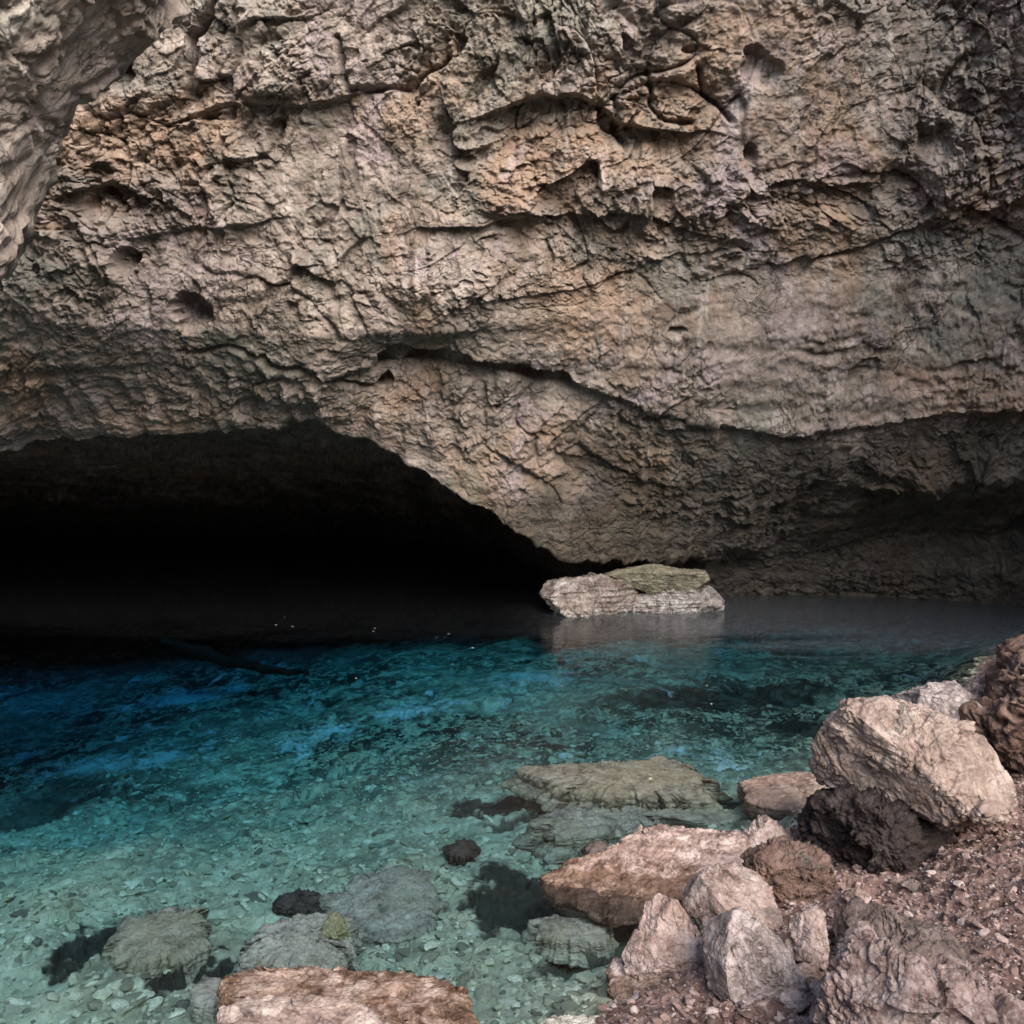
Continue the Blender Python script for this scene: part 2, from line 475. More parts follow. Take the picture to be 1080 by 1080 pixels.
# ------------------------------------------------------------------ the cave wall
# columns: (image column, [(row, forward distance) ...]); rows follow the same rock features from column to column:
# top, above frame, frame top, mid wall, brow edge, crease behind the brow, lower lip, undercut, waterline
Z = None     # (Z, height, distance): a point given by its height above the water
STN = [
    (-900, [(-1500, 6.3), (-350, 7.0), (0, 7.4), (170, 7.8), (330, 8.6), (390, 9.3), (392, 9.4), (470, 10.0), (Z, 4.2, 12.0), (Z, 3.0, 18.0), (Z, 0, 19.0)]),
    (-300, [(-1200, 8.6), (-300, 9.9), (0, 10.5), (170, 11.1), (330, 12.0), (390, 12.9), (392, 13.0), (480, 14.0), (Z, 4.6, 16.5), (Z, 3.5, 27.0), (Z, 0, 30.0)]),
    (0,    [(-1100, 9.6), (-300, 11.0), (0, 11.6), (170, 12.1), (325, 12.9), (392, 13.5), (394, 13.6), (476, 15.0), (Z, 3.7, 17.0), (Z, 2.2, 29.0), (Z, 0, 36.0)]),
    (60,   [(-1100, 9.6), (-300, 11.0), (0, 11.6), (170, 12.2), (335, 12.9), (390, 13.5), (392, 13.6), (467, 14.9), (Z, 3.7, 17.0), (Z, 2.2, 29.0), (Z, 0, 36.0)]),
    (150,  [(-1100, 9.6), (-300, 11.0), (0, 11.7), (170, 12.3), (345, 13.0), (384, 13.5), (386, 13.6), (455, 14.8), (Z, 3.7, 17.0), (Z, 2.2, 29.0), (Z, 0, 36.0)]),
    (240,  [(-1100, 9.6), (-300, 11.0), (0, 11.7), (170, 12.3), (350, 13.0), (388, 13.5), (390, 13.6), (449, 14.8), (Z, 3.7, 17.0), (Z, 2.2, 29.0), (Z, 0, 36.0)]),
    (330,  [(-1100, 9.6), (-300, 11.0), (0, 11.7), (170, 12.3), (352, 13.0), (396, 13.5), (398, 13.6), (441, 14.7), (Z, 3.7, 17.0), (Z, 2.2, 29.0), (Z, 0, 36.0)]),
    (400,  [(-1100, 9.6), (-300, 11.0), (0, 11.6), (170, 12.2), (350, 13.0), (374, 13.7), (376, 14.1), (465, 14.7), (Z, 3.7, 16.9), (Z, 2.2, 28.0), (Z, 0, 35.0)]),
    (450,  [(-1100, 9.6), (-300, 11.0), (0, 11.6), (170, 12.2), (346, 13.0), (368, 13.7), (370, 14.2), (500, 14.8), (Z, 3.4, 16.8), (Z, 2.2, 26.0), (Z, 0, 33.0)]),
    (520,  [(-1100, 9.6), (-300, 10.9), (0, 11.5), (170, 12.1), (340, 13.0), (385, 13.6), (386, 13.9), (546, 15.0), (Z, 3.6, 17.2), (Z, 2.5, 24.0), (Z, 0, 29.0)]),
    (600,  [(-1100, 9.5), (-300, 10.8), (0, 11.4), (170, 12.0), (334, 13.0), (404, 13.8), (404, 14.1), (590, 15.6), (Z, 1.6, 17.0), (Z, 1.0, 18.5), (Z, 0, 20.5)]),
    (700,  [(-1100, 9.4), (-300, 10.7), (0, 11.3), (170, 12.0), (318, 13.0), (434, 13.9), (435, 14.1), (592, 16.2), (Z, 0.75, 17.4), (Z, 0.4, 17.6), (Z, 0, 18.0)]),
    (830,  [(-1100, 9.2), (-300, 10.5), (0, 11.2), (170, 12.0), (300, 12.9), (462, 13.9), (463, 14.15), (560, 16.6), (Z, 0.7, 17.7), (Z, 0.4, 18.0), (Z, 0, 18.4)]),
    (960,  [(-1100, 9.0), (-300, 10.3), (0, 11.0), (170, 11.8), (290, 12.6), (445, 13.5), (446, 13.7), (505, 14.9), (Z, 1.4, 17.2), (Z, 0.6, 17.5), (Z, 0, 17.9)]),
    (1080, [(-1100, 8.6), (-300, 9.9), (0, 10.6), (170, 11.3), (285, 12.0), (432, 12.8), (433, 13.0), (492, 13.9), (Z, 1.6, 16.2), (Z, 0.7, 16.5), (Z, 0, 17.0)]),
    (1400, [(-1300, 7.2), (-330, 8.2), (0, 8.8), (170, 9.3), (290, 9.9), (430, 10.9), (428, 11.4), (500, 11.6), (Z, 1.5, 12.4), (Z, 0.7, 12.8), (Z, 0, 13.4)]),
    (2000, [(-1800, 5.0), (-450, 5.6), (0, 6.0), (170, 6.3), (300, 6.6), (430, 7.0), (429, 7.2), (500, 7.4), (Z, 1.2, 7.7), (Z, 0.6, 7.9), (Z, 0, 8.4)]),
]


def cave_wall():
    ang, keys = [], []
    for px, prof in STN:
        a = math.atan2(px - 540, FPX)
        row = []
        for e in prof:
            Y = e[-1]
            z = e[1] if e[0] is None else CAM_H + (HOR - e[0]) / FPX * Y
            row.append((Y / math.cos(a), z))
        row.append((row[-1][0] + 1.0, -5.0))
        ang.append(a)
        keys.append(row)
    # carry the end profiles round the sides
    for sgn, extra in ((-1, (-1.25, -1.7)), (1, (1.3, 1.65))):
        src = keys[0] if sgn < 0 else keys[-1]
        for e in extra:
            if sgn < 0:
                ang.insert(0, e)
                keys.insert(0, [(r * 0.92, z) for r, z in src])
            else:
                ang.append(e)
                keys.append([(r * 0.95, z) for r, z in src])
    ang = np.array(ang)
    keys = np.array(keys)                                   # station, key, (R, z)
    a0, a1 = math.atan2(-40 - 540, FPX), math.atan2(1120 - 540, FPX)
    cols = np.concatenate([np.linspace(-1.7, a0, 90, endpoint=False),
                           np.arctan((np.linspace(-40, 1120, 1150) - 540) / FPX),
                           np.linspace(a1, 1.65, 90)[1:]])
    segs = [30, 50, 200, 215, 70, 30, 190, 50, 60, 40, 12]
    tt = []
    for k, n in enumerate(segs):
        tt += list(k + np.arange(n) / n)
    tt = np.array(tt + [len(segs)])
    # interpolate across stations then down each profile
    kk = np.zeros((len(cols), keys.shape[1], 2))
    for k in range(keys.shape[1]):
        for c in range(2):
            kk[:, k, c] = np.interp(cols, ang, keys[:, k, c])
    i = np.minimum(tt.astype(int), len(segs) - 1)
    f = (tt - i)[None, :, None]
    prof = kk[:, i] * (1 - f) + kk[:, i + 1] * f             # col,row,2
    # round the corners a little along both directions
    def blur(a, axis, n):
        k = np.hanning(n + 2)[1:-1]
        k /= k.sum()
        pad = [(0, 0)] * a.ndim
        pad[axis] = (n // 2, n // 2)
        b = np.pad(a, pad, mode='edge')
        out = np.zeros_like(a)
        for j in range(n):
            sl = [slice(None)] * a.ndim
            sl[axis] = slice(j, j + a.shape[axis])
            out += k[j] * b[tuple(sl)]
        return out
    prof = blur(prof, 0, 41)
    prof = blur(prof, 1, 7)
    R, Z = prof[..., 0].T, prof[..., 1].T                     # rows, cols
    X = R * np.sin(cols)[None]
    Y = R * np.cos(cols)[None]
    nr, nc = R.shape
    v = np.stack([X, Y, Z], -1).reshape(-1, 3)
    faces = grid_faces(nr, nc)
    n = vnormals(v, faces)
    # make the normals face the viewer's side
    if np.einsum('ij,ij->i', n, -v + np.array([0, 0, CAM_H])).mean() < 0:
        n = -n
        faces = faces[:, ::-1]
    T = np.repeat(tt, nc)
    Yc = np.maximum(v[:, 1], 0.5)
    px = 540 + v[:, 0] / Yc * FPX
    py = HOR + (CAM_H - v[:, 2]) / Yc * FPX
    # how craggy: rough upper wall, smoother ceiling slabs, fluted lower wall
    upper = 1 - smoothstep(3.75, 4.25, T)
    under = smoothstep(3.9, 4.3, T) * (1 - smoothstep(6.7, 7.1, T))
    right = smoothstep(600, 860, px) * smoothstep(190, 330, py)
    lipz = np.exp(-((T - 7.0) / 0.22) ** 2) * (px < 620)
    rough = upper * (1 - 0.66 * right) + 0.34 * under * (1 - smoothstep(5.9, 6.2, T)) + 0.55 * smoothstep(5.9, 6.2, T)
    p = v.astype(np.float32)
    calm = smoothstep(-0.30, 0.30, perlin(p * 0.45 + 61, 97) + 0.5 * perlin(p * 1.1 + 15, 98))      # crumbled areas beside clean faces
    rough = rough * (1 - 0.75 * lipz) * (0.45 + 0.75 * calm)
    warp = np.stack([perlin(p * 0.5 + 3.1, 91), perlin(p * 0.5 + 17.7, 92), perlin(p * 0.5 + 33.3, 93)], 1)
    q = p + warp * 0.6
    d = 0.34 * perlin(q * 0.38, 1) * (0.35 + 0.65 * rough)
    # the block pattern leans one way on the left and the other way on the right
    def lean(th):
        ct, st = math.cos(th), math.sin(th)
        return np.stack([q[:, 0] * ct - q[:, 2] * st, q[:, 1], q[:, 0] * st + q[:, 2] * ct], 1).astype(np.float32)
    mk = smoothstep(-0.15, 0.15, perlin(p * 0.25 + 5, 94) + 0.06 * (q[:, 0]))
    qa, qb = lean(0.75), lean(-0.35)
    left = mk < 0.5
    q2 = np.where(left[:, None], qa, qb)
    fr, edge = fracture(qb * np.array([0.85, 0.85, 0.95], np.float32) * 0.9, 5, 0.5)
    d += 0.21 * fr * rough
    fr2, edge2 = fracture(qa * np.array([0.9, 0.9, 0.7], np.float32) * 2.6, 9, 0.5)
    d += 0.14 * fr2 * rough
    # crumbling: irregular pitted patches beside cleaner broken faces
    crumb = smoothstep(-0.2, 0.3, perlin(q * 0.6 + 40, 96))
    fr4, edge4 = fracture(q2 * 4.4, 19, 0.5)
    d += (0.10 * fr4 - 0.05 * np.exp(-(edge4 / 0.07) ** 2)) * rough * crumb
    d += -0.10 * (ridged(q * 1.1, 5, 41, gain=0.55) - 1.0) * rough
    fr3, _ = fracture(p * 6.5, 15)
    d += 0.055 * fr3 * (0.25 + 0.75 * rough)
    d += 0.035 * fbm(p * 9.0, 4, 60, gain=0.6) * (0.4 + 0.6 * rough)
    # cracks between the largest blocks
    d -= 0.08 * np.exp(-(edge / 0.05) ** 2) * rough * smoothstep(-0.1, 0.3, perlin(p * 0.4 + 7, 77))
    # bedding grooves on the smooth ceiling slabs
    bed = perlin(np.stack([p[:, 0] * 0.35, p[:, 1] * 1.3, p[:, 2] * 4.5], 1), 23)
    d += 0.05 * bed * (1 - rough)
    # flutes running down the lower wall and, in patches, the upper wall
    low = smoothstep(5.95, 6.1, T) * (1 - smoothstep(7.0, 7.8, T))
    fl = np.abs(perlin(np.stack([p[:, 0] * 2.4, p[:, 1] * 0.5, p[:, 2] * 0.35], 1), 29))
    d += 0.16 * (0.35 - fl) * low
    flp = smoothstep(0.05, 0.4, perlin(p * 0.33 + 21, 95)) * upper
    d += 0.10 * (0.35 - np.abs(perlin(np.stack([p[:, 0] * 2.6, p[:, 1] * 0.4, p[:, 2] * 0.5], 1), 33))) * flp

    wob = 7 * fbm(np.stack([px / 60, py / 60, px * 0], 1), 3, 70)
    wob2 = 7 * fbm(np.stack([px / 60, py / 60, px * 0 + 9], 1), 3, 71)
    qx, qy = px + wob, py + wob2
    front = (v[:, 1] > 4)

    def near(x0, y0, x1, y1):
        return np.nonzero(front & (qx > x0) & (qx < x1) & (qy > y0) & (qy < y1))[0]

    def seg_dist(pts, reach):
        P = np.array(pts, float)
        ids = near(P[:, 0].min() - reach, P[:, 1].min() - reach, P[:, 0].max() + reach, P[:, 1].max() + reach)
        X_, Y_ = qx[ids], qy[ids]
        best = np.full(len(ids), 1e9)
        side = np.zeros(len(ids))
        for (x0, y0), (x1, y1) in zip(pts[:-1], pts[1:]):
            dx, dy = x1 - x0, y1 - y0
            t = np.clip(((X_ - x0) * dx + (Y_ - y0) * dy) / (dx * dx + dy * dy), 0, 1)
            ex, ey = X_ - (x0 + t * dx), Y_ - (y0 + t * dy)
            dd = np.hypot(ex, ey)
            m = dd < best
            best = np.where(m, dd, best)
            side = np.where(m, np.sign(dx * ey - dy * ex), side)
        return ids, best, side

    def crack(pts, w, depth):
        ids, dd, _ = seg_dist(pts, 4 * w)
        d[ids] -= depth * np.exp(-(dd / w) ** 2)

    def ledge(pts, drop, reach, w=3.0):
        """rock below the line (drawn left to right) steps back under the rock above it"""
        drop = 0.55 * drop
        ids, dd, s = seg_dist(pts, 2.5 * reach)
        d[ids] -= drop * np.where(s > 0, smoothstep(0, w, dd) * np.exp(-(dd / reach) ** 2), 0)
        d[ids] += 0.25 * drop * np.where(s <= 0, np.exp(-(dd / (reach * 0.5)) ** 2), 0)

    def hollow(cx, cy, rx, ry, depth):
        ids = near(cx - 1.6 * rx, cy - 1.6 * ry, cx + 1.6 * rx, cy + 1.6 * ry)
        k = np.stack([px[ids] / (rx * 0.9), py[ids] / (ry * 0.9), np.full(len(ids), cx * 0.37)], 1).astype(np.float32)
        g = ((qx[ids] - cx) / rx) ** 2 + ((qy[ids] - cy) / ry) ** 2 + 0.55 * fbm(k, 4, 72)
        low = np.clip((qy[ids] - cy) / ry + 0.2, 0, 1)                # the roof of a hollow is sharp, its floor runs out
        d[ids] -= depth * (1 - smoothstep(0.35, 1.0, g)) * (1 - 0.75 * low)

    def bulge(cx, cy, rx, ry, h):
        ids = near(cx - 2.6 * rx, cy - 2.6 * ry, cx + 2.6 * rx, cy + 2.6 * ry)
        g = ((qx[ids] - cx) / rx) ** 2 + ((qy[ids] - cy) / ry) ** 2
        d[ids] += h * np.exp(-g)

    crack([(398, 374), (420, 367), (470, 371), (520, 385), (560, 396), (600, 406)], 3.0, 0.35)
    crack([(190, 376), (240, 366), (282, 369), (292, 386), (350, 398), (402, 402)], 2.5, 0.20)
    crack([(236, 395), (270, 400), (330, 398)], 2.0, 0.12)
    crack([(226, 0), (206, 40), (200, 98)], 6.0, 0.6)
    crack([(680, 72), (686, 108), (705, 125), (735, 133)], 2.5, 0.22)
    crack([(740, 70), (748, 100), (775, 128)], 3.0, 0.25)
    crack([(355, 40), (372, 95), (430, 92), (470, 60)], 3.0, 0.2)
    crack([(1015, 215), (1035, 232), (1080, 262)], 3.0, 0.2)
    crack([(650, 105), (655, 150)], 3.0, 0.25)
    ledge([(545, 108), (575, 98), (608, 94), (636, 110), (655, 128), (700, 135)], 0.55, 48)
    ledge([(498, 236), (540, 230), (600, 226), (660, 224), (700, 236)], 0.30, 60)
    ledge([(840, 272), (900, 258), (985, 230), (1030, 224), (1085, 204)], 0.24, 45)
    ledge([(860, 200), (915, 190), (945, 176), (968, 118), (975, 80)], 0.25, 60)
    ledge([(500, 318), (560, 312), (640, 300), (720, 270), (790, 262)], 0.12, 35)
    ledge([(90, 200), (120, 190), (150, 205)], 0.4, 30)
    ledge([(200, 120), (240, 108), (320, 112), (370, 100)], 0.25, 40)
    ledge([(165, 245), (230, 240), (270, 235)], 0.2, 30)
    hollow(200, 330, 24, 26, 0.55)
    hollow(126, 72, 17, 27, 0.6)
    hollow(112, 218, 26, 24, 0.3)
    hollow(135, 275, 14, 22, 0.35)
    hollow(795, 163, 8, 12, 0.30)
    hollow(800, 70, 22, 22, 0.25)
    hollow(985, 150, 26, 28, 0.35)
    hollow(405, 398, 9, 12, 0.4)
    hollow(285, 135, 14, 12, 0.25)
    hollow(685, 440, 10, 5, 0.25)
    hollow(715, 350, 9, 4, 0.2)
    hollow(900, 372, 60, 9, 0.10)
    hollow(1030, 390, 50, 8, 0.10)
    bulge(990, 500, 110, 22, 0.35)
    bulge(590, 40, 70, 45, 0.35)
    bulge(310, 80, 70, 40, 0.25)
    bulge(470, 300, 60, 40, 0.25)
    v2 = v + n * d[:, None]
    # damp, algae-darkened rock, plus painted shade: the low wall round the pool, reaching up in tongues where water seeps
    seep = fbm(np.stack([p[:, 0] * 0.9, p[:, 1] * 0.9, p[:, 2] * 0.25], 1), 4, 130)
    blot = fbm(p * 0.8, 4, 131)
    damp_shade = smoothstep(0.25, 1.0, (3.3 + 1.1 * smoothstep(440, 720, px) - v2[:, 2]) / 2.1 + 0.45 * seep + 0.3 * blot) * smoothstep(5.6, 6.1, T)
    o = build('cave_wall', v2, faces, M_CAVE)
    at = o.data.attributes.new('damp_shade', 'FLOAT', 'POINT')
    at.data.foreach_set('value', damp_shade.astype(np.float32))
    o['kind'] = 'structure'
    return o


cave_wall()

# ------------------------------------------------------------------ ground: shore, lake bed, unseen rise behind shaped to block low light
SHORE = [(-14, 1.2), (-6, 1.9), (-2.2, 2.6), (-0.3, 3.3), (0.45, 4.1), (1.05, 4.9), (1.70, 6.0), (2.5, 6.9), (3.8, 8.6), (5.3, 10.6), (8.5, 14.5), (14, 19)]


def shore_dist(x, y):
    best = np.full(x.shape, 1e9)
    side = np.zeros(x.shape)
    for (x0, y0), (x1, y1) in zip(SHORE[:-1], SHORE[1:]):
        dx, dy = x1 - x0, y1 - y0
        t = np.clip(((x - x0) * dx + (y - y0) * dy) / (dx * dx + dy * dy), 0, 1)
        ex, ey = x - (x0 + t * dx), y - (y0 + t * dy)
        dd = np.hypot(ex, ey)
        m = dd < best
        best = np.where(m, dd, best)
        side = np.where(m, np.sign(dy * ex - dx * ey), side)
    return best * side        # positive on land


def _pit(px, py, z, rx, ry, depth, dark):
    Y = (CAM_H - z) * FPX / (py - HOR)
    return (Y * (px - 540) / FPX, Y, rx, ry, depth, dark)


PITS = [_pit(95, 992, -0.3, 0.17, 0.30, 0.30, 1.0), _pit(210, 1030, -0.3, 0.20, 0.16, 0.25, 1.0), _pit(540, 948, -0.3, 0.26, 0.48, 0.40, 1.0),  # dips in the bed, darkened where the rocks' shadows fall
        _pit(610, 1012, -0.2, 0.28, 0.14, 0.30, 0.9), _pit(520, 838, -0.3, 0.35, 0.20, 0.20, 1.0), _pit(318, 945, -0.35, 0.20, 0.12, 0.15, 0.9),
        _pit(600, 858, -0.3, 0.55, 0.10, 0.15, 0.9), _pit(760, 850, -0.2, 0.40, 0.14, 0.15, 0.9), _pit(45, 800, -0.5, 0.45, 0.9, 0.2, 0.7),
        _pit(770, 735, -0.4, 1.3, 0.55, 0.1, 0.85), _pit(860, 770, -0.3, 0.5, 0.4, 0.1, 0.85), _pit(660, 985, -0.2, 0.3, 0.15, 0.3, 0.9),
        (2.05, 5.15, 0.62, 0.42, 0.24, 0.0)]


# clean pale sand showing between the litter far out
SAND = [_pit(205, 708, -0.9, 0.9, 0.9, 0, 1), _pit(300, 668, -1.0, 1.2, 0.9, 0, 1), _pit(150, 775, -0.7, 0.8, 0.5, 0, 1), _pit(75, 782, -0.8, 0.5, 0.5, 0, 1),
        _pit(495, 668, -0.9, 1.3, 0.9, 0, 1), _pit(440, 742, -0.6, 0.6, 0.5, 0, 1), _pit(755, 806, -0.4, 0.36, 0.42, 0, 1), _pit(330, 760, -0.6, 0.5, 0.4, 0, 0.8), _pit(560, 715, -0.6, 0.7, 0.5, 0, 0.8)]


def sand(x, y):
    p = np.stack([x * 1.6, y * 1.6, x * 0], 1).astype(np.float32)
    wx, wy = x + 0.55 * fbm(p * 1.5, 5, 511, 0.7), y + 0.6 * fbm(p * 1.5, 5, 512, 0.7)
    out = np.zeros_like(x)
    for cx, cy, rx, ry, _, k in SAND:
        out = np.maximum(out, 0.85 * k * (1 - smoothstep(0.3, 1.2, np.hypot((wx - cx) / rx, (wy - cy) / ry))))
    return out


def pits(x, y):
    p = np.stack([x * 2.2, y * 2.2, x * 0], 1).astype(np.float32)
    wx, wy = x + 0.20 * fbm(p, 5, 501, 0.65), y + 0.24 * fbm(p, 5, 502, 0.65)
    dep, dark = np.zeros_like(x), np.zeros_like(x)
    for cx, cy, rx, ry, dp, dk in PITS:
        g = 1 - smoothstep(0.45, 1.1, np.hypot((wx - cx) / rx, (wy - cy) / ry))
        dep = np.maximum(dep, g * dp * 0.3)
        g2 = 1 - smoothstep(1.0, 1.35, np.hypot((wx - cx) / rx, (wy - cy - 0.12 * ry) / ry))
        dark = np.maximum(dark, g2 * dk)  # mask for the painted shadows
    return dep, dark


def base_height(x, y):
    s = shore_dist(x, y)
    land = 0.42 * np.tanh(s * 0.9) + 0.10 * np.maximum(s - 1.0, 0) + 0.05 * np.maximum(s - 6, 0)
    back = np.maximum(-y - 3, 0)
    land = land + 6.0 * smoothstep(0, 14, back)  # unseen rise behind the camera, shaped to block low rays
    lk = np.maximum(-s, 0)
    deep = 0.08 + 0.22 * (1 - np.exp(-lk * 1.5)) + 0.055 * np.minimum(lk, 14) * smoothstep(4, 9, y) + 0.075 * np.clip(-x - 0.5, 0, 9) * smoothstep(5, 9, y)
    deep = deep * smoothstep(-0.15, 0.5, lk)
    deep = deep + 2.0 * smoothstep(22, 32, y)
    return np.where(s > 0, land, -deep), s


def ground_height(x, y):
    z, s = base_height(x, y)
    z = z - pits(x, y)[0]
    p = np.stack([x, y, np.zeros_like(x)], 1).astype(np.float32)
    lake = smoothstep(0.0, 0.5, -s)
    r = np.hypot(x, y)
    amp = np.minimum(1, 0.25 + r * 0.1)
    fr, e = fracture(p * 1.2, 205)
    fr2, e2 = fracture(p * 4.2, 215)
    fr3, e3 = fracture(p * 10.0, 225)
    z = z + lake * (0.07 * fr * smoothstep(3, 9, y) + 0.035 * fr2 + 0.022 * fr3 + 0.07 * perlin(p * 0.8, 206) + 0.04 * fbm(p * 2.2, 3, 209))
    land = 1 - lake
    z = z + land * (0.10 * perlin(p * 0.9, 207) + 0.045 * fbm(p * 3.1, 4, 208) + 0.03 * fr3)
    z = np.where(s < -0.25, np.minimum(z, -0.05), z)
    return np.where(s > 0.25, np.maximum(z, 0.035), z)


def ground():
    a = np.concatenate([np.arctan((np.linspace(-60, 1140, 950) - 540) / FPX), np.linspace(0.6, 2 * math.pi - 0.6, 150)])
    a = np.unique(np.round(a, 6))
    rows = np.concatenate([[0.05, 0.8, 1.6, 2.4, 3.0], 1 / np.linspace(1 / 3.4, 1 / 26.0, 680), [30, 36, 45, 60, 90, 150, 400]])
    A, R = np.meshgrid(a, rows)
    f = np.cos(np.where(np.abs(np.mod(A + math.pi, 2 * math.pi) - math.pi) < 0.6, A, 0.6))
    Rr = R / f
    x = (Rr * np.sin(A)).ravel()
    y = (Rr * np.cos(A)).ravel()
    z = ground_height(x, y)
    v = np.stack([x, y, z], 1)
    fc = grid_faces(len(rows), len(a), wrap=True)
    n = vnormals(v, fc)
    if n[:, 2].mean() < 0:
        fc = fc[:, ::-1]
    o = build('ground', v, fc, M_GROUND)
    at = o.data.attributes.new('shade_paint', 'FLOAT', 'POINT')
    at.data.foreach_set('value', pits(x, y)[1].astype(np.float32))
    at = o.data.attributes.new('sand', 'FLOAT', 'POINT')
    at.data.foreach_set('value', sand(x, y).astype(np.float32))
    o['kind'] = 'structure'


ground()

# water: one closed body, top face at z = 0
wv = np.array([(x, y, z) for z in (-9.0, 0.0) for y in (-2.0, 48.0) for x in (-45.0, 30.0)], float)
wf = np.array([(0, 2, 3, 1), (4, 5, 7, 6), (0, 1, 5, 4), (1, 3, 7, 5), (3, 2, 6, 7), (2, 0, 4, 6)])
w = build('water', wv, wf, M_WATER)
w.data.polygons.foreach_set('use_smooth', np.zeros(6, bool))
w['kind'] = 'structure'

# ------------------------------------------------------------------ rocks
_ICO = {}


def ico(sub):
    if sub not in _ICO:
        bm = bmesh.new()
        bmesh.ops.create_icosphere(bm, subdivisions=sub, radius=1.0)
        v = np.array([x.co[:] for x in bm.verts])
        f = np.array([[q.index for q in t.verts] for t in bm.faces])
        bm.free()
        _ICO[sub] = (v / np.linalg.norm(v, axis=1)[:, None], f)
    return _ICO[sub]


def radial(pts, n=720):
    """polar outline r(theta) about the polygon's centre"""
    pts = np.asarray(pts, float)
    x, y = pts[:, 0], pts[:, 1]
    x2, y2 = np.roll(x, -1), np.roll(y, -1)
    cr = x * y2 - x2 * y
    A = cr.sum() / 2
    c = np.array([((x + x2) * cr).sum(), ((y + y2) * cr).sum()]) / (6 * A)
    q = pts - c
    th = np.linspace(-math.pi, math.pi, n, endpoint=False)
    r = np.zeros(n)
    for a, b in zip(q, np.roll(q, -1, axis=0)):
        e = b - a
        ct, st = np.cos(th), np.sin(th)
        den = ct * e[1] - st * e[0]
        with np.errstate(divide='ignore', invalid='ignore'):
            t = (a[0] * e[1] - a[1] * e[0]) / den
            u = (a[0] * st - a[1] * ct) / den
        ok = (np.abs(den) > 1e-12) & (t > 0) & (u >= -1e-6) & (u <= 1 + 1e-6)
        r = np.where(ok & (t > r), t, r)
    k = np.hanning(9)[1:-1]
    k /= k.sum()
    r = np.convolve(np.concatenate([r[-3:], r, r[:3]]), k, 'valid')
    return c, th, r


def relief(v, f, size, seed, rough, grain=1.0, strata=0.0):
    n = vnormals(v, f)
    if np.einsum('ij,ij->i', n, v - v.mean(0)).mean() < 0:
        n = -n
    p = ((v - v.mean(0)) / size * grain + seed * 3.7).astype(np.float32)
    w = np.stack([perlin(p * 1.1 + 5, seed), perlin(p * 1.1 + 25, seed + 1), perlin(p * 1.1 + 45, seed + 2)], 1)
    q = p + 0.3 * w
    fr, e = fracture(q * 1.7, seed + 3)
    fr2, e2 = fracture(q * 4.3, seed + 6)
    fr3, e3 = fracture(q * 11.0, seed + 9)
    mk = smoothstep(-0.25, 0.35, perlin(q * 1.6 + 9, seed + 40))            # some faces crumbled, some clean
    d = 0.07 * perlin(q * 1.2, seed + 12) + 0.13 * fr + 0.085 * fr2 * (0.35 + 0.65 * mk) + 0.024 * fr3 * mk
    d += -0.075 * (ridged(q * 2.0, 4, seed + 15, gain=0.55) - 1.1) * (0.4 + 0.6 * mk)
    d -= 0.05 * np.exp(-(e2 / 0.06) ** 2) * mk
    d += 0.010 * fbm(p * 16, 3, seed + 20)
    if strata:
        s = perlin(np.stack([p[:, 0] * 0.8, p[:, 1] * 0.8, p[:, 2] * 9], 1), seed + 30)
        d += strata * 0.10 * s * (1 - np.abs(n[:, 2]))
    return v + n * (d * size * rough)[:, None]


def make(name, label, cat, v, f, mat, group=None):
    lo = v.min(0)
    c = (v.min(0) + v.max(0)) / 2
    n = vnormals(v, f)
    if np.einsum('ij,ij->i', n, v - v.mean(0)).mean() < 0:
        f = f[:, ::-1]
    o = build(name, v, f, mat, (c[0], c[1], lo[2]))
    o['label'] = label
    o['category'] = cat
    o['kind'] = 'thing'
    if group:
        o['group'] = group
    return o


def ground_hit(px, py):
    Y = np.linspace(2.5, 12, 1900)
    X = (px - 540) / FPX * Y
    gz = ground_height(X, Y)
    rz = CAM_H + (HOR - py) / FPX * Y
    k = np.nonzero(rz <= gz)[0]
    return float(Y[k[0]]) if len(k) else 6.0


